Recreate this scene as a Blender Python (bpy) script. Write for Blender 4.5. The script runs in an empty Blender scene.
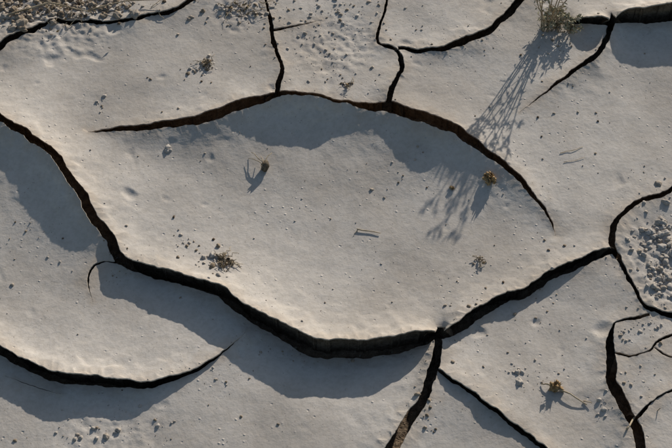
import bpy, math, random, time
import numpy as np
from mathutils import Vector, noise, geometry, kdtree
from mathutils.bvhtree import BVHTree
T0=time.time()
random.seed(7); np.random.seed(7)
sc=bpy.context.scene
MM=0.001
# ------------------------------------------------------------ camera
PITCH=math.radians(52); D=1.5; FL=36*D/0.672
cam_d=bpy.data.cameras.new("camera"); cam=bpy.data.objects.new("camera",cam_d)
sc.collection.objects.link(cam); sc.camera=cam
cam.location=(0,-D*math.cos(PITCH),D*math.sin(PITCH)); cam.rotation_euler=(math.pi/2-PITCH,0,0)
cam_d.lens=FL; cam_d.sensor_width=36; cam_d.clip_start=0.02; cam_d.clip_end=500
C=Vector(cam.location)
FW=Vector((0,math.cos(PITCH),-math.sin(PITCH))); UP=Vector((0,math.sin(PITCH),math.cos(PITCH)))
def ray(x,y):
    k=36/FL/672
    return (Vector((1,0,0))*((x-336)*k)+UP*(-(y-224)*k)+FW).normalized()
def G(x,y,z=0.0):           # survey point -> ground coordinates at height z
    d=ray(x,y); t=(z-C.z)/d.z
    p=C+d*t
    return Vector((p.x,p.y))
# ------------------------------------------------------------ crack survey (x,y,width,liftA,liftB)  mm
CR=[
 [(-25,98,6,10,20),(0,116,7,14,21),(22,131,8,14,22),(45,147,8,14,23),(62,166,8,14,24),(79,190,9,15,22),(90,212,10,15,17),
  (108,235,10,15,11),(120,258,11,15,4),(150,271,10,16,1),(190,282,7,17,2),(218,292,8,18,2),(245,311,8,19,0),(275,327,9,20,-3),
  (305,343,11,22,-5),(335,348,13,22,-5),(370,347,12,21,-5),(410,340,11,18,-4),(445,332,11,15,0),(470,320,12,14,2),(495,302,11,14,2),
  (525,290,10,13,2),(555,273,10,12,3),(585,260,10,10,4),(612,250,8,8,5)],
 [(88,131,0,3,3),(110,129,4,5,6),(140,125,6,7,9),(170,122,8,8,12),(205,118,11,8,14),(240,107,10,8,18),(265,99,8,7,22),(285,93,4,6,25),
  (310,94,3,4,25),(340,101,3,3,22),(362,106,6,3,18),(385,106,11,4,17),(405,111,13,6,19),(430,119,12,7,21),(460,133,10,8,19),
  (490,152,8,8,16),(515,172,6,8,13),(535,195,5,7,9),(548,215,3,4,5),(556,236,0,2,2)],
 [(262,-20,4,3,3),(266,5,3,3,3),(271,28,4,4,4),(275,48,4,5,5),(282,68,5,6,5),(280,82,5,6,6),(277,97,6,7,7)],
 [(271,30,3,3,3),(295,26,2,3,3),(322,20,0,2,2)],
 [(390,-20,3,3,3),(386,5,3,3,3),(380,25,3,4,4),(379,40,4,5,5),(396,47,4,5,5),(401,60,5,6,5),(397,80,5,6,6),(390,95,6,6,6),(385,108,6,6,6)],
 [(398,50,4,5,5),(425,50,5,7,6),(455,43,7,9,6),(485,30,8,9,6),(508,14,8,9,6),(528,-5,7,8,6),(560,-30,4,6,5)],
 [(566,24,0,3,3),(585,20,6,13,6),(610,17,9,22,10),(640,14,9,28,8),(672,12,9,30,7),(710,5,8,29,7),(745,0,5,18,7)],
 [(613,18,6,13,4),(607,38,6,12,4),(592,57,5,10,4),(568,75,4,7,4),(545,93,2,4,3),(520,112,0,2,2)],
 [(720,165,5,6,6),(690,180,4,6,6),(672,190,5,8,6),(648,199,5,9,6),(626,211,5,10,5),(614,228,6,10,5),(613,250,7,9,5),(622,266,5,7,4),
  (633,287,4,6,4),(645,306,4,5,3),(662,314,6,5,2),(690,318,6,4,2),(730,320,6,3,2)],
 [(650,315,4,3,3),(630,318,3,3,4),(614,322,3,4,5),(611,340,7,4,6),(611,360,10,4,8),(613,382,11,4,9),(622,402,11,4,9),(634,420,10,4,9),(640,448,10,4,9),(645,480,8,4,8)],
 [(613,352,3,3,3),(632,355,2,3,3),(650,350,2,4,3),(660,340,3,4,3),(690,330,4,3,3)],
 [(655,347,2,3,3),(668,356,2,3,3),(695,362,3,3,3)],
 [(634,420,4,4,4),(650,402,3,5,4),(672,390,3,5,4),(710,380,4,4,4)],
 [(441,328,8,4,4),(438,350,9,4,8),(432,372,10,5,9),(422,398,10,5,10),(408,422,12,5,10),(392,447,13,5,10),(372,475,10,5,9)],
 [(433,368,4,5,3),(455,382,4,7,3),(480,400,4.5,7,2),(510,423,5,7,2),(540,446,6,7,2),(575,475,6,6,3)],
 [(-30,325,8,15,4),(0,348,8,16,3),(22,362,7,16,2),(50,373,7,16,2),(90,380,6,16,2),(130,383,6,14,2),(165,381,6,11,2),(195,371,4,8,3),(222,354,2.5,5,3),(245,333,0,2,2)],
 [(118,262,3,4,4),(103,261,2.5,4,4),(91,268,2,4,4),(88,284,2,3,3),(93,302,0,2,2)],
 [(-25,62,8,9,6),(0,46,7,9,6),(22,33,6,8,6),(50,22,5,8,5),(90,21,4,6,4),(135,18,4,6,4),(170,10,5,6,4),(200,-5,5,6,4),(230,-25,5,5,4)],
 [(5,375,0,2,2),(35,386,1.0,2,2),(60,393,0,2,2)],
]
def catmull(P,step):
    P=[np.array(p,float) for p in P]
    P=[2*P[0]-P[1]]+P+[2*P[-1]-P[-2]]
    out=[]
    for i in range(1,len(P)-2):
        a,b,c,d=P[i-1:i+3]
        n=max(2,int(np.hypot(*(c-b)[:2])/step))
        for k in range(n):
            t=k/n
            out.append(0.5*((2*b)+(c-a)*t+(2*a-5*b+4*c-d)*t*t+(-a+3*b-3*c+d)*t**3))
    out.append(P[-2]); return out
cv=[];cl=[];quads=[];cedge=[]     # crack verts, lifts, quads
def add_crack(prs):
    n=len(prs)
    for i,(A,B,ha,hb) in enumerate(prs):
        ia=len(cv); cv.extend([A,B]); cl.extend([ha,hb])
        if i: quads.append((ia-2,ia,ia+1,ia-1)); cedge.extend([(ia-2,ia),(ia-1,ia+1)])
        if i==0 or i==n-1: cedge.append((ia,ia+1))
def nz(s,f,seed): return noise.noise(Vector((s*f,seed*7.3,seed*1.7)))
for ci,P in enumerate(CR):
    S=catmull(P,3.2); s=0; prs=[]
    pts=np.array([q[:2] for q in S])
    tan=np.gradient(pts,axis=0); tan/=np.linalg.norm(tan,axis=1)[:,None]+1e-9
    for i,q in enumerate(S):
        if i: s+=np.hypot(*(pts[i]-pts[i-1]))
        n=np.array((tan[i][1],-tan[i][0])); w=max(q[2],0.35); k=min(1,w/4)
        wob=k*(2.8*nz(s,1/28,ci)+1.5*nz(s,1/12,ci+30)+.5*nz(s,1/6,ci+40))
        wa=w/2+k*(1.2*nz(s,1/14,ci+60)+.6*nz(s,1/6,ci+70)); wb=w/2+k*(1.3*nz(s,1/11,ci+80)+.9*nz(s,1/5.2,ci+90))
        wa=max(wa,.15);wb=max(wb,.15)
        kk=min(1,w/3)
        ha=q[3]+kk*(2.8*nz(s,1/36,ci+11)+.7*nz(s,1/12,ci+12)); hb=q[4]+kk*(2.8*nz(s,1/36,ci+13)+.7*nz(s,1/12,ci+14))
        a=pts[i]+n*(wa+wob); b=pts[i]+n*(wob-wb)
        A=G(a[0],a[1],ha*MM); B=G(b[0],b[1],hb*MM)
        g=G(a[0],a[1])-G(b[0],b[1]); gl=g.length; gd=g/gl
        cur=(A-B).dot(gd); mn=max(.0003,.34*gl)
        if cur<mn:
            e=(mn-cur)/2; A+=gd*e; B-=gd*e
        prs.append((A,B,ha*MM,hb*MM))
    add_crack(prs)
# cells outside the surveyed patch
XL,XH,YL,YH=-1.4,1.4,-1.2,1.6
c0,c1=G(-45,493),G(717,493); c2,c3=G(-45,-45),G(717,-45)
def infoot(p,m=0.0):
    if not (c0.y-m<p.y<c2.y+m): return False
    t=(p.y-c0.y)/(c2.y-c0.y); hx=c1.x+(c3.x-c1.x)*t
    return abs(p.x)<hx+m
R=.17; rr=random.Random(3); lat={}
def latv(i,j):
    if (i,j) not in lat:
        lat[(i,j)]=Vector((i*R*.87+rr.uniform(-.05,.05), (j*1.5+(.25 if (i+j)%2 else -.25))*R+rr.uniform(-.05,.05)))
    return lat[(i,j)]
for i in range(-13,13):
    for j in range(-7,9):
        a=latv(i,j); es=[latv(i+1,j)]
        if (i+j)%2: es.append(latv(i,j+1))
        for b in es:
            if a.x<XL+.1 or a.x>XH-.1 or a.y<YL+.1 or a.y>YH-.1 or b.x<XL+.1 or b.x>XH-.1 or b.y<YL+.1 or b.y>YH-.1: continue
            if any(infoot(a.lerp(b,t)) for t in (0,.2,.4,.6,.8,1)): continue
            n=max(2,int((b-a).length/.02)); nn=Vector((-(b-a).y,(b-a).x)).normalized(); sd=rr.uniform(0,90)
            la,lb,w=rr.uniform(.006,.014),rr.uniform(.004,.012),rr.uniform(.003,.006)
            prs=[]
            for k in range(n+1):
                t=k/n; p=a.lerp(b,t)+nn*(math.sin(t*math.pi)*.03*nz(t,3,sd)+.003*nz(t,14,sd))
                prs.append((p+nn*w,p-nn*w,la,lb))
            add_crack(prs)
ncr=len(cv)
# interior points
kd=kdtree.KDTree(ncr)
for i,p in enumerate(cv): kd.insert((p.x,p.y,0),i)
kd.balance()
pts=list(cv)
sp=.0082
y=c0.y-.02;row=0
while y<c2.y+.02:
    x=c2.x-.02+(row%2)*sp/2
    while x<c3.x+.02:
        p=Vector((x+random.uniform(-.25,.25)*sp,y+random.uniform(-.25,.25)*sp))
        if infoot(p,.015) and kd.find((p.x,p.y,0))[2]>sp*.45: pts.append(p)
        x+=sp
    y+=sp*.87;row+=1
sp2=.042;y=YL;row=0
while y<YH:
    x=XL+(row%2)*sp2/2
    while x<XH:
        p=Vector((x+random.uniform(-.25,.25)*sp2,y+random.uniform(-.25,.25)*sp2))
        if not infoot(p,.018) and XL<p.x<XH and YL<p.y<YH and kd.find((p.x,p.y,0))[2]>sp2*.3: pts.append(p)
        x+=sp2
    y+=sp2*.87;row+=1
for k in range(60):
    t=k/60
    pts+=[Vector((XL+(XH-XL)*t,YL)),Vector((XH,YL+(YH-YL)*t)),Vector((XH-(XH-XL)*t,YH)),Vector((XL,YH-(YH-YL)*t))]
OV,OE,OF,ov,oe,of=geometry.delaunay_2d_cdt(pts,cedge,[],0,1e-6,True)
V=np.array([(v.x,v.y) for v in OV]); F=np.array([f for f in OF if len(f)==3],dtype=np.int64)
ar=(V[F[:,1],0]-V[F[:,0],0])*(V[F[:,2],1]-V[F[:,0],1])-(V[F[:,1],1]-V[F[:,0],1])*(V[F[:,2],0]-V[F[:,0],0])
F[ar<0]=F[ar<0][:,::-1]
cen=V[F].mean(1); order=np.argsort(cen[:,0]); cs=cen[order]; dead=np.zeros(len(F),bool)
CVN=np.array([(p.x,p.y) for p in cv])
def intri(P,a,b,c):
    d1=(b[0]-a[0])*(P[:,1]-a[1])-(b[1]-a[1])*(P[:,0]-a[0])
    d2=(c[0]-b[0])*(P[:,1]-b[1])-(c[1]-b[1])*(P[:,0]-b[0])
    d3=(a[0]-c[0])*(P[:,1]-c[1])-(a[1]-c[1])*(P[:,0]-c[0])
    return ((d1>=0)&(d2>=0)&(d3>=0))|((d1<=0)&(d2<=0)&(d3<=0))
for q in quads:
    Q=CVN[list(q)]
    i0,i1=np.searchsorted(cs[:,0],[Q[:,0].min(),Q[:,0].max()])
    if i1<=i0: continue
    P=cs[i0:i1]
    dead[order[i0:i1]]|=intri(P,Q[0],Q[1],Q[2])|intri(P,Q[0],Q[2],Q[3])
F=F[~dead]
eps=1e-5
def topo():
    global NV,u,BE,rimE,isb,iso,ue,I,J,dg,sl,uinv
    NV=len(V)
    E=np.concatenate([F[:,[0,1]],F[:,[1,2]],F[:,[2,0]]])
    key=np.minimum(E[:,0],E[:,1])*NV+np.maximum(E[:,0],E[:,1])
    u,uinv,cnt=np.unique(key,return_inverse=True,return_counts=True)
    BE=E[cnt[uinv]==1]
    def outer(i): return (V[i,0]<XL+eps)|(V[i,0]>XH-eps)|(V[i,1]<YL+eps)|(V[i,1]>YH-eps)
    rimE=BE[~(outer(BE[:,0])&outer(BE[:,1]))]
    isb=np.zeros(NV,bool); isb[rimE.ravel()]=True
    iso=outer(np.arange(NV))
    ue=np.stack([u//NV,u%NV],1); I=np.concatenate([ue[:,0],ue[:,1]]); J=np.concatenate([ue[:,1],ue[:,0]])
    dg=np.maximum(np.bincount(I,minlength=NV),1)
    el=np.linalg.norm(V[I]-V[J],axis=1); sl=np.bincount(I,el**2,NV)/dg
topo()
lift=np.full(NV,np.nan)
for i in np.nonzero(isb)[0]:
    l=[cl[k] for k in ov[i] if k<ncr]
    if l: lift[i]=sum(l)/len(l)
known=np.nonzero(isb&~np.isnan(lift))[0]
kb=kdtree.KDTree(len(known))
for i in known: kb.insert((V[i,0],V[i,1],0),int(i))
kb.balance()
for i in np.nonzero(isb&np.isnan(lift))[0]:
    r=kb.find_n((V[i,0],V[i,1],0),4); lift[i]=np.mean([lift[q[1]] for q in r])
lift[~isb]=0
deg=np.bincount(rimE.ravel(),minlength=NV)
for _ in range(8):
    s=np.bincount(rimE[:,0],lift[rimE[:,1]],NV)+np.bincount(rimE[:,1],lift[rimE[:,0]],NV)
    m=isb&(deg>0); lift[m]=.5*lift[m]+.5*(s[m]/deg[m])
def relax(h,L,it):
    den=1+sl/(4*L*L); fixed=isb|iso; b=h.copy()
    for _ in range(it):
        h2=np.bincount(I,h[J],NV)/dg/den
        h2[fixed]=b[fixed]; h=h2
    return h
LA,LB=.050,.013
HA=lift*.70; HB=lift*.30; RIM=np.where(isb,1.0,0.0)
HA=relax(HA,LA,450); HB=relax(HB,LB,100); RIM=relax(RIM,.010,60)
for lev in range(2):
    nf=len(F); mid=uinv+NV
    m01,m12,m20=mid[:nf],mid[nf:2*nf],mid[2*nf:]
    a,b=ue[:,0],ue[:,1]
    V=np.vstack([V,(V[a]+V[b])/2])
    HA=np.concatenate([HA,(HA[a]+HA[b])/2]);HB=np.concatenate([HB,(HB[a]+HB[b])/2]); RIM=np.concatenate([RIM,(RIM[a]+RIM[b])/2])
    f0,f1,f2=F[:,0],F[:,1],F[:,2]
    F=np.vstack([np.stack(q,1) for q in ((f0,m01,m20),(m01,f1,m12),(m20,m12,f2),(m01,m12,m20))])
    topo()
    HA=relax(HA,LA,120 if lev==0 else 50);HB=relax(HB,LB,80 if lev==0 else 50); RIM=relax(RIM,.010,60)
H=HA+HB
wx=np.zeros((NV,2)); TONE=np.zeros(NV);GATE=np.zeros(NV);PG=np.zeros(NV);STAIN=np.zeros(NV)
N=noise.noise
# crumbly areas (centre, radius, amplitude)
rough=[(G(650,258),.05,.9),(G(335,45),.06,.7),(G(240,10),.04,.9),(G(60,8),.09,1.3),(G(110,435),.06,.5),(G(660,300),.03,.9)]
for i in range(NV):
    x,y=V[i]
    H[i]+=.0028*N(Vector((x/.12,y/.12,.3)))+.0011*N(Vector((x/.055,y/.055,5.3)))+.00035*N(Vector((x/.022,y/.022,9.3)))+.00018*N(Vector((x/.010,y/.010,19.3)))
    d=N(Vector((x/.020,y/.020,15.3)))
    if d>.55: H[i]-=.0022*(d-.55)/.3
    TONE[i]=.5+.9*(.6*N(Vector((x*9,y*9,2.2)))+.3*N(Vector((x*27,y*27,2.9)))+.15*N(Vector((x*80,y*80,2.9))))
    GATE[i]=.5+.9*(.65*N(Vector((x*30,y*30,32.2)))+.35*N(Vector((x*90,y*90,32.9))))
    PG[i]=.5+.9*N(Vector((x*19,y*19,42.2)))
    STAIN[i]=N(Vector((x*60,y*60,52.2)))*.5+N(Vector((x*160,y*160,52.2)))*.35
    for c,rd,am in rough:
        q=((x-c.x)**2+(y-c.y)**2)/(rd*rd)
        if q<1: H[i]+=am*(1-q)*(.0020*N(Vector((x/.008,y/.008,3.3)))+.0012*N(Vector((x/.004,y/.004,6.3))))
    if isb[i]:
        wx[i,0]=.0006*N(Vector((x/.004,y/.004,1.3)));wx[i,1]=.0006*N(Vector((x/.004,y/.004,8.3)))
        H[i]+=.0004*N(Vector((x/.003,y/.003,3.3)))
RIMC=RIM+STAIN*.9
V=V+wx
H[iso]=0
V3=np.column_stack([V,H])
bvh=BVHTree.FromPolygons([tuple(v) for v in V3],F.tolist())
# ------------------------------------------------------------ materials
def mat(name,rough=.95):
    m=bpy.data.materials.new(name); m.use_nodes=True; nt=m.node_tree; b=nt.nodes["Principled BSDF"]
    b.inputs["Roughness"].default_value=rough; b.inputs["Specular IOR Level"].default_value=.12
    tc=nt.nodes.new("ShaderNodeTexCoord"); return m,nt,b,tc.outputs["Object"]
def nnoise(nt,vec,scale,detail=4,rough=.55):
    n=nt.nodes.new("ShaderNodeTexNoise"); n.inputs["Scale"].default_value=scale; n.inputs["Detail"].default_value=detail; n.inputs["Roughness"].default_value=rough
    nt.links.new(vec,n.inputs["Vector"]); return n.outputs["Fac"]
def ramp(nt,fac,stops):
    r=nt.nodes.new("ShaderNodeValToRGB"); nt.links.new(fac,r.inputs[0]); e=r.color_ramp.elements
    while len(e)<len(stops): e.new(.5)
    for k,(p,c) in enumerate(stops): e[k].position=p; e[k].color=(*c,1) if len(c)==3 else c
    return r.outputs[0]
def mix(nt,fac,a,b,mode='MIX'):
    m=nt.nodes.new("ShaderNodeMix"); m.data_type='RGBA'; m.blend_type=mode
    for s,v in ((0,fac),(6,a),(7,b)):
        if hasattr(v,"links"): nt.links.new(v,m.inputs[s])
        else: m.inputs[s].default_value=v if s==0 else (*v,1)
    return m.outputs[2]
def bump(nt,h,dist,prev=None,strength=1):
    b=nt.nodes.new("ShaderNodeBump"); b.inputs["Distance"].default_value=dist; b.inputs["Strength"].default_value=strength
    nt.links.new(h,b.inputs["Height"])
    if prev: nt.links.new(prev,b.inputs["Normal"])
    return b.outputs[0]
def attr(nt,n):
    a=nt.nodes.new("ShaderNodeAttribute"); a.attribute_name=n; return a.outputs["Fac"]
def vor(nt,vec,scale):
    v=nt.nodes.new("ShaderNodeTexVoronoi"); v.inputs["Scale"].default_value=scale; nt.links.new(vec,v.inputs["Vector"]); return v.outputs["Distance"]
def mathn(nt,op,a,b):
    m=nt.nodes.new("ShaderNodeMath"); m.operation=op
    for s,v in ((0,a),(1,b)):
        if hasattr(v,"links"): nt.links.new(v,m.inputs[s])
        else: m.inputs[s].default_value=v
    return m.outputs[0]
def mud_mat():
    m,nt,b,o=mat("dried_mud")
    col=ramp(nt,attr(nt,"tone"),[(.25,(.425,.378,.322)),(.75,(.525,.475,.412))])
    fn=nnoise(nt,o,240,3,.65)
    col=mix(nt,1,col,ramp(nt,fn,[(.3,(.88,.87,.85)),(.6,(1,1,1))]),'MULTIPLY')
    spk=ramp(nt,vor(nt,o,230),[(.06,(1,1,1)),(.14,(0,0,0))])
    gate=ramp(nt,attr(nt,"gate"),[(.50,(0,0,0)),(.66,(.75,.75,.75))])
    col=mix(nt,mathn(nt,'MULTIPLY',spk,gate),col,(.15,.12,.09))
    rim=ramp(nt,attr(nt,"rimc"),[(.35,(0,0,0)),(1,(.5,.5,.5))])
    col=mix(nt,rim,col,(.38,.31,.235))
    nt.links.new(col,b.inputs["Base Color"])
    h=mathn(nt,'MULTIPLY',fn,.00040)
    pim=ramp(nt,vor(nt,o,105),[(0,(1,1,1)),(.15,(0,0,0))])
    pg=attr(nt,"pg")
    up=mathn(nt,'MULTIPLY',pim,ramp(nt,pg,[(.60,(0,0,0)),(.70,(1,1,1))]))
    dn=mathn(nt,'MULTIPLY',pim,ramp(nt,pg,[(.30,(1,1,1)),(.42,(0,0,0))]))
    h=mathn(nt,'ADD',h,mathn(nt,'MULTIPLY',mathn(nt,'SUBTRACT',up,dn),.0007))
    nt.links.new(bump(nt,h,1.0),b.inputs["Normal"]); return m
MUD=mud_mat()
def soil_mat(name,c1,c2,sc_=90,bd=.003):
    m,nt,b,o=mat(name)
    f=nnoise(nt,o,sc_,4,.7)
    nt.links.new(ramp(nt,f,[(.3,c1),(.7,c2)]),b.inputs["Base Color"])
    nt.links.new(bump(nt,f,bd),b.inputs["Normal"]); return m
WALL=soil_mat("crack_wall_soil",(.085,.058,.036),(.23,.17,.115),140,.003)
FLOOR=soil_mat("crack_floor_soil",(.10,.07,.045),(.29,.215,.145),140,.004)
def crumb_mat():
    m,nt,b,o=mat("crumb_soil")
    c=ramp(nt,attr(nt,"tint"),[(0,(.47,.42,.36)),(.5,(.32,.25,.175)),(1,(.10,.07,.045))])
    f=nnoise(nt,o,500,2,.6)
    c=mix(nt,.4,c,ramp(nt,f,[(.3,(.5,.5,.5)),(.7,(1,1,1))]),'MULTIPLY')
    nt.links.new(c,b.inputs["Base Color"]); nt.links.new(bump(nt,f,.0006),b.inputs["Normal"]); return m
CRM=crumb_mat()
def plant_mat(name,c1,c2):
    m,nt,b,o=mat(name,.8)
    nt.links.new(ramp(nt,nnoise(nt,o,150,2,.6),[(.35,c1),(.65,c2)]),b.inputs["Base Color"]); return m
STRAW=plant_mat("dry_stalk",(.22,.165,.10),(.42,.34,.23))
DARKW=plant_mat("dark_seed",(.07,.055,.035),(.20,.155,.10))
RUST=plant_mat("rusty_flower",(.20,.125,.055),(.42,.29,.15))
GREEN=plant_mat("dusty_leaf",(.20,.185,.11),(.42,.385,.27))
# ------------------------------------------------------------ plates
def mkobj(name,verts,faces,mats,midx=None,smooth=True,attrs=None,parent=None):
    me=bpy.data.meshes.new(name); me.from_pydata(verts,[],faces)
    for m in mats: me.materials.append(m)
    if midx is not None: me.polygons.foreach_set("material_index",midx)
    me.polygons.foreach_set("use_smooth",[smooth]*len(faces))
    for k,v in (attrs or {}).items():
        a=me.attributes.new(k,'FLOAT','POINT'); a.data.foreach_set("value",v)
    me.update(); ob=bpy.data.objects.new(name,me); sc.collection.objects.link(ob)
    if parent: ob.parent=parent
    return ob
lab=np.arange(NV)
while True:
    l2=lab.copy(); np.minimum.at(l2,I,lab[J]); l2=l2[l2]
    if (l2==lab).all(): break
    lab=l2
# outward normals at rim
dv=V[rimE[:,1]]-V[rimE[:,0]]; dv/=np.linalg.norm(dv,axis=1)[:,None]+1e-12
on=np.stack([dv[:,1],-dv[:,0]],1); N2=np.zeros((NV,2))
for k in (0,1):
    for c in (0,1): N2[:,c]+=np.bincount(rimE[:,k],on[:,c],NV)
N2/=np.linalg.norm(N2,axis=1)[:,None]+1e-9
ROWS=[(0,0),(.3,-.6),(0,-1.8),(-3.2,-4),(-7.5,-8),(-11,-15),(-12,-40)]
ATT=np.stack([RIMC,TONE,GATE,PG],1)
def build(vsel_lab,name,parent=None):
    fm=np.isin(lab[F[:,0]],vsel_lab); f=F[fm]
    ids=np.unique(f); mp=np.full(NV,-1); mp[ids]=np.arange(len(ids))
    verts=V3[ids].tolist(); fac=mp[f].tolist(); at=ATT[ids].tolist()
    mi=[0]*len(fac)
    e=rimE[np.isin(lab[rimE[:,0]],vsel_lab)]
    rid=np.unique(e); base={}
    for r in rid:
        b0=len(verts); base[int(r)]=b0; x,y,z=V3[r]; ra=ATT[r].tolist()
        for k,(o,d) in enumerate(ROWS):
            j=noise.noise(Vector((x*160,y*160,k*3.1)))*2.2 if k>2 else 0
            zz=z+(d+j*.5)*MM
            if k==len(ROWS)-1: zz=-.04
            verts.append([x+N2[r,0]*(o+j)*MM,y+N2[r,1]*(o+j)*MM,zz]); at.append(ra)
    for a,b in e:
        A,B=base[int(a)],base[int(b)]
        for k in range(len(ROWS)-1):
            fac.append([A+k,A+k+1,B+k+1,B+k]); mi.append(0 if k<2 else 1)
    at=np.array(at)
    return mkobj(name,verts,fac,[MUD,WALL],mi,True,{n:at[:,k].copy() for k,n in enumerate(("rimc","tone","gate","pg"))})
labs=np.unique(lab[F[:,0]])
inner=[];outer_l=[]
for l in labs:
    vv=V[lab==l]; c=vv.mean(0)
    (inner if (infoot(Vector(c),.0) and np.ptp(vv[:,0])<1.6) else outer_l).append(l)
for l in inner: build([l],"mud_plate")
ground=build(outer_l,"ground")
# far ground ring
rv=[];rf=[]
ring=[1,1.6,3,8,30,90]
cx,cy=(XL+XH)/2,(YL+YH)/2
per=[(XL+(XH-XL)*k/40,YL) for k in range(40)]+[(XH,YL+(YH-YL)*k/40) for k in range(40)]+[(XH-(XH-XL)*k/40,YH) for k in range(40)]+[(XL,YH-(YH-YL)*k/40) for k in range(40)]
for s in ring:
    for p in per: rv.append((cx+(p[0]-cx)*s,cy+(p[1]-cy)*s,0))
n=len(per)
for r in range(len(ring)-1):
    for k in range(n): rf.append([r*n+k,(r+1)*n+k,(r+1)*n+(k+1)%n,r*n+(k+1)%n])
def far_mat():
    m,nt,b,o=mat("far_mud")
    v=nt.nodes.new("ShaderNodeTexVoronoi"); v.feature='DISTANCE_TO_EDGE'; v.inputs["Scale"].default_value=3.5; nt.links.new(o,v.inputs["Vector"])
    nt.links.new(ramp(nt,v.outputs["Distance"],[(.02,(.15,.12,.09)),(.05,(.48,.435,.38))]),b.inputs["Base Color"])
    nt.links.new(bump(nt,ramp(nt,v.outputs["Distance"],[(0,(0,0,0)),(.08,(1,1,1))]),.03),b.inputs["Normal"]); return m
mkobj("far_ground",rv,rf,[far_mat()],None,True,None,ground)
# crack floor
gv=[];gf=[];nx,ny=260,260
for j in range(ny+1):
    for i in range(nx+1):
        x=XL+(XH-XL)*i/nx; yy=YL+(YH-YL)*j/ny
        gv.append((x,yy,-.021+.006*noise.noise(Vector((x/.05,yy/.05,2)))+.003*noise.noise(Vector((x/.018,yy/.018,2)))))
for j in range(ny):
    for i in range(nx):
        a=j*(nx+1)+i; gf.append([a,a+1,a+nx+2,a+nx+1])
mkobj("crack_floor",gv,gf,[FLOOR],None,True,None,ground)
# ------------------------------------------------------------ debris helpers
def hit_px(x,y):
    d=ray(x,y); r=bvh.ray_cast(C,d)
    if r[0] is None:
        p=G(x,y,-.02); return Vector((p.x,p.y,-.020))
    return r[0]
def hit_xy(x,y):
    r=bvh.ray_cast(Vector((x,y,.3)),Vector((0,0,-1)))
    return r[0] if r[0] is not None else Vector((x,y,-.020))
import bmesh
def ico(n):
    bm=bmesh.new(); bmesh.ops.create_icosphere(bm,subdivisions=n,radius=1)
    v=np.array([q.co[:] for q in bm.verts]); f=[[q.index for q in p.verts] for p in bm.faces]; bm.free(); return v,f
ICO={k:ico(k) for k in (1,2,3)}
class Acc:
    def __init__(s): s.v=[];s.f=[];s.t=[];s.m=[]
    def blob(s,p,r,tint=0,lvl=2,sq=(1,1,.7),sink=.3,rough=.35,m=0):
        bv,bf=ICO[lvl]; o=len(s.v); sd=random.uniform(0,99)
        ax=random.uniform(.65,1.35),random.uniform(.65,1.35)
        a=random.uniform(0,6.28); ca,sa=math.cos(a),math.sin(a)
        for q in bv:
            k=1+rough*noise.noise(Vector(q)*1.3+Vector((sd,0,0)))*2+rough*.6*noise.noise(Vector(q)*3.1+Vector((sd,3,0)))
            x,y,z=q[0]*k*ax[0]*sq[0]*r,q[1]*k*ax[1]*sq[1]*r,q[2]*k*sq[2]*r
            s.v.append((p[0]+x*ca-y*sa,p[1]+x*sa+y*ca,p[2]+z+r*sq[2]*(1-2*sink)))
            s.t.append(tint)
        s.f+=[[i+o for i in q] for q in bf]; s.m+=[m]*len(bf)
    def tube(s,P,r0,r1,m=0,n=5):
        o=len(s.v); P=[Vector(p) for p in P]
        for i,p in enumerate(P):
            d=(P[min(i+1,len(P)-1)]-P[max(i-1,0)]).normalized()
            u_=d.cross(Vector((.3,.2,1))).normalized(); w_=d.cross(u_); r=r0+(r1-r0)*i/(len(P)-1)
            for k in range(n):
                a=6.283*k/n; s.v.append(tuple(p+u_*math.cos(a)*r+w_*math.sin(a)*r)); s.t.append(.4)
        for i in range(len(P)-1):
            for k in range(n):
                s.f.append([o+i*n+k,o+i*n+(k+1)%n,o+(i+1)*n+(k+1)%n,o+(i+1)*n+k]); s.m.append(m)
        s.f.append([o+k for k in range(n)][::-1]); s.f.append([o+(len(P)-1)*n+k for k in range(n)]); s.m+=[m,m]
    def leaf(s,p,d,l,w,m=0):
        d=d.normalized(); sdv=d.cross(Vector((random.uniform(-1,1),random.uniform(-1,1),random.uniform(-1,1)))).normalized(); nn=d.cross(sdv)
        o=len(s.v)
        s.v+=[tuple(p),tuple(p+d*l*.4+sdv*w+nn*w*.3),tuple(p+d*l),tuple(p+d*l*.4-sdv*w+nn*w*.3)]; s.t+=[.4]*4
        s.f.append([o,o+1,o+2,o+3]); s.m.append(m)
    def make(s,name,mats,smooth=True): return mkobj(name,s.v,s.f,mats,s.m,smooth,{"tint":s.t})
cr=Acc()
# general scatter
for k in range(1400):
    t=random.random()**.9; yy=c0.y+(c2.y-c0.y)*t; hx=c1.x+(c3.x-c1.x)*t; x=random.uniform(-hx,hx)
    if noise.noise(Vector((x*9,yy*9,4)))<random.uniform(-.5,.35): continue
    r=.00030+.0012*random.random()**5
    cr.blob(hit_xy(x,yy),r,random.choice((0,.1,.3,.5,.7,.95)),1 if r<.0009 else 2)
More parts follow.
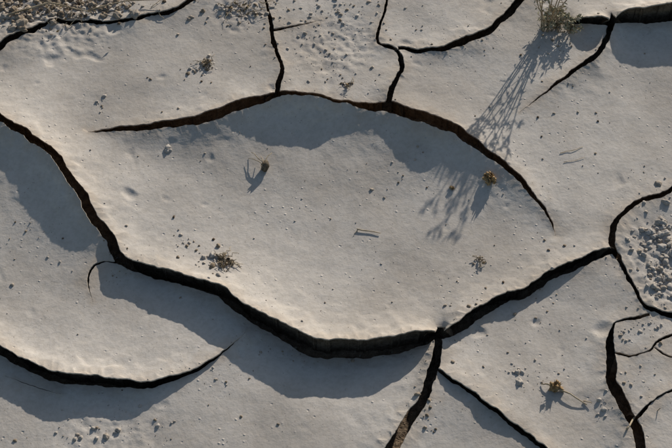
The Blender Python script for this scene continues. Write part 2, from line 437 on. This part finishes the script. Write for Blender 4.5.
# clusters (x,y,sx,sy,n,rmin,rmax,tintmax,tintmin)
CL=[(214,264,11,8,26,.8,3.6,.7),(205,66,9,7,24,.5,2.4,.9),(100,104,3,5,8,.8,2.6,.5),(190,244,6,3,8,1,2,.7),(167,152,6,3,4,2.4,4.2,.0),
 (346,86,5,2,7,.6,2,.8),(478,262,7,4,10,.6,1.8,.7),(654,250,18,34,210,.3,3.6,.3),(662,285,11,18,70,.3,3.2,.35),(660,238,9,12,12,3.0,6.0,.1),
 (330,40,38,24,120,.35,1.9,.5),(340,12,34,11,120,.35,2.2,.6),(335,65,24,16,40,.4,1.5,.6),(240,12,24,10,150,.35,2.6,.9,.15),(60,6,50,9,260,.5,5,1,.3),(12,16,20,12,110,.6,7,.8,.2),(95,5,26,6,60,.6,6,.8,.25),
 (520,372,8,6,14,.6,3.6,.1),(602,410,8,6,14,.6,3.0,.2),(445,30,45,16,26,.4,1.4,.8),(460,50,50,20,30,.4,1.1,.9),(130,428,60,14,26,.35,1.7,.6),(55,425,60,16,26,.35,1.6,.6),
 (95,436,22,7,16,.5,2.8,.3),(250,330,16,10,14,.35,1.4,.6),(215,372,24,12,14,.35,1.2,.6),(505,190,12,6,8,.4,1.1,.8),(545,385,10,6,10,.5,1.4,.8),(590,75,24,24,14,.4,1.3,.6),
 (640,170,8,4,6,.6,1.5,.6),(25,240,18,18,10,.4,1.3,.5),(180,240,10,6,8,.5,1.5,.8),(640,375,20,28,36,.35,1.9,.5),(650,325,20,9,30,.4,2.0,.3),(625,335,5,8,10,.5,1.6,.4),
 (480,350,34,24,18,.35,1.2,.6),(555,345,24,20,14,.35,1.6,.2),(310,180,100,55,50,.3,.9,.8),(400,270,80,34,40,.3,1.0,.8),(560,40,14,14,40,.4,1.8,.6),
 (120,258,14,12,30,.5,1.6,.8,.3),(340,352,60,8,40,.6,2.2,.8,.3),(500,302,50,10,30,.6,2.0,.8,.3),(425,395,10,30,30,.6,2.2,.8,.3)]
for q in CL:
    x,y,sx,sy,n,a,b,tm=q[:8]; tn=q[8] if len(q)>8 else 0
    for k in range(n):
        px,py=random.gauss(x,sx*.8),random.gauss(y,sy*.8)
        p=hit_px(px,py); r=(a+(b-a)*random.random()**3.5)*MM
        if p.z<-.015 and r>.0025: continue
        cr.blob(p,r,tn+random.random()**1.5*(tm-tn),3 if r>.003 else (1 if r<.0008 else 2),sink=.38)
cr.make("mud_crumbs",[CRM],True)
def P3(x,y,h=0):
    p=hit_px(x,y); return Vector((p.x,p.y,p.z+h*MM))
def wig(a,b,n=6,amp=1.0,arch=0):
    out=[]
    sd=random.uniform(0,50)
    for i in range(n+1):
        t=i/n; p=a.lerp(b,t)
        out.append(p+Vector((noise.noise(Vector((t*2.5,sd,0))),noise.noise(Vector((t*2.5,sd,7))),0))*amp*MM+Vector((0,0,arch*MM*math.sin(math.pi*t))))
    return out
# seed pod
a=Acc(); p=P3(265,169); a.blob(p,.0052,.5,3,(1.1,1,.85),.1,.25,0)
for q in ((250,160,6),(252,153,5),(271,154,8),(262,158,9)): a.tube(wig(p+Vector((0,0,.005)),P3(q[0],q[1],q[2]*.4),5,3,2),.0006,.0003,1)
for k in range(6): a.leaf(p+Vector((0,0,.005)),Vector((random.uniform(-1,1),random.uniform(-1,1),.6)),.006,.0015,1)
a.make("seed_pod",[DARKW,STRAW])
# dried flowers
def flower(x,y,r,name,tw):
    a=Acc(); p=P3(x,y)
    for k in range(16):
        q=p+Vector((random.gauss(0,.45*r),random.gauss(0,.45*r),abs(random.gauss(.5*r,.4*r))))
        a.blob(q,r*.38,.4,2,(1,1,1),.3,.6)
    for k in range(40):
        d=Vector((random.gauss(0,1),random.gauss(0,1),random.gauss(.4,.8))); a.leaf(p+Vector((0,0,r*.6)),d,r*random.uniform(1,1.7),r*.16)
    for (u0,v0) in tw: a.tube(wig(p+Vector((0,0,r*.4)),P3(u0,v0,1),6,2,2),.0009,.0005,1)
    a.make(name,[RUST,STRAW])
flower(490,181,.0058,"dried_flower",[])
flower(556,389,.0050,"dried_flower",[(586,405),(541,384)])
flower(452,189,.0022,"dried_flower",[])
# twigs
def twig(pts,r,name="twig",m=STRAW,forks=()):
    a=Acc(); Q=[]
    for i in range(len(pts)-1):
        w=wig(P3(*pts[i]),P3(*pts[i+1]),6,1.2)
        Q+=w if i==0 else w[1:]
    a.tube(Q,r,r*.6,0)
    for f in forks: a.tube(wig(P3(*f[0]),P3(*f[1]),4,1),r*.7,r*.3,0)
    a.make(name,[m])
twig([(357,230,1.5),(380,234,1.5)],.0007,forks=[((358,230,1),(354,235,1))])
twig([(560,153,.6),(572,151,1),(583,147,.6)],.0004)
twig([(564,163,.6),(584,158,.8)],.0003)
twig([(626,430,2),(645,408,6),(690,385,12)],.0010)
twig([(640,428,2),(660,410,4)],.0007)
twig([(583,402,1),(592,404,2)],.0006)
twig([(88,12,3),(125,4,5),(165,3,6)],.0009)
twig([(8,18,4),(50,8,9),(92,14,3)],.0011)
# tangled debris
def tangle(x,y,s,n,name,sy=.3):
    a=Acc()
    for k in range(n):
        ang=random.uniform(0,6.28); L=random.uniform(.4,1.2)*min(s,18)
        cx_,cy_=random.gauss(x,s*.4),random.gauss(y,s*sy)
        q0=P3(cx_,cy_,random.uniform(.3,1.2)); q1=P3(cx_+math.cos(ang)*L,cy_+math.sin(ang)*L*.75,random.uniform(.3,3))
        a.tube(wig(q0,q1,6,6,random.uniform(0,3)),.0005,.00022,random.choice((0,2)))
    for k in range(n): a.leaf(P3(random.gauss(x,s*.3),random.gauss(y,s*.25),1.5),Vector((random.uniform(-1,1),random.uniform(-1,1),.3)),.005,.0013,random.choice((0,1,2)))
    a.make(name,[STRAW,RUST,DARKW])
tangle(226,262,12,24,"dry_grass_tangle")
tangle(206,64,8,12,"dry_grass_tangle")
tangle(347,86,6,6,"dry_grass_tangle")
tangle(479,262,6,5,"dry_grass_tangle")
tangle(70,6,80,60,"dry_grass_tangle",.08)
tangle(243,6,24,16,"dry_grass_tangle")
tangle(555,28,9,14,"dry_grass_tangle")
# ------------------------------------------------------------ plant
def sprig(base,h,n,seed,name,lean=(0,0),spread=.35):
    random.seed(seed); a=Acc()
    for k in range(n):
        az=random.uniform(0,6.28); sp_=random.uniform(.1,spread); L=h*random.uniform(.6,1.05)
        d=Vector((math.cos(az)*sp_+lean[0],math.sin(az)*sp_+lean[1],1)).normalized()
        P=[base+Vector((math.cos(az)*.003,math.sin(az)*.003,-.003))]; dd=d.copy()
        for i in range(9):
            dd=(dd+Vector((random.uniform(-.14,.14),random.uniform(-.14,.14),.03))).normalized(); P.append(P[-1]+dd*L/9)
        a.tube(P,.0009,.0004,0)
        for i in range(2,10):
            for q in range(1 if i<6 else 3):
                s=(Vector((random.uniform(-1,1),random.uniform(-1,1),random.uniform(.1,.9)))).normalized()
                l=random.uniform(.006,.016); e=P[i]+s*l
                a.tube([P[i],P[i]+s*l*.5+Vector((0,0,.001)),e],.0004,.0003,0,4)
                for z in range(2 if i<6 else 7):
                    a.leaf(P[i]+s*l*random.uniform(.3,1),Vector((random.uniform(-1,1),random.uniform(-1,1),random.uniform(-.2,1))),random.uniform(.003,.006),.0011,1)
    a.make(name,[STRAW,GREEN])
b=hit_px(545,30)
sprig(b,.104,8,5,"small_plant",(0.02,0),.26)
for k,(x,y) in enumerate(((538,27),(555,24),(566,33))): sprig(hit_px(x,y),.018,2,20+k,"small_weed",(0,0),.9)
# ------------------------------------------------------------ light
EL=math.radians(18.5); AZ=math.atan2(.43,.90)
w=bpy.data.worlds.new("World"); sc.world=w; w.use_nodes=True; nt=w.node_tree
bg=nt.nodes["Background"]; st=nt.nodes.new("ShaderNodeTexSky"); st.sky_type='NISHITA'; st.sun_disc=False; st.sun_elevation=EL; st.sun_rotation=AZ
nt.links.new(st.outputs[0],bg.inputs[0]); bg.inputs[1].default_value=.10
sd=bpy.data.lights.new("sun",'SUN'); sd.energy=4.9; sd.angle=math.radians(.5); sd.color=(1,.95,.89)
so=bpy.data.objects.new("sun",sd); sc.collection.objects.link(so)
dirv=-Vector((math.sin(AZ)*math.cos(EL),math.cos(AZ)*math.cos(EL),math.sin(EL)))
so.rotation_euler=dirv.to_track_quat('-Z','Y').to_euler(); so.location=(1,2,1)
sc.view_settings.view_transform='Standard'; sc.view_settings.look='None'; sc.view_settings.exposure=0
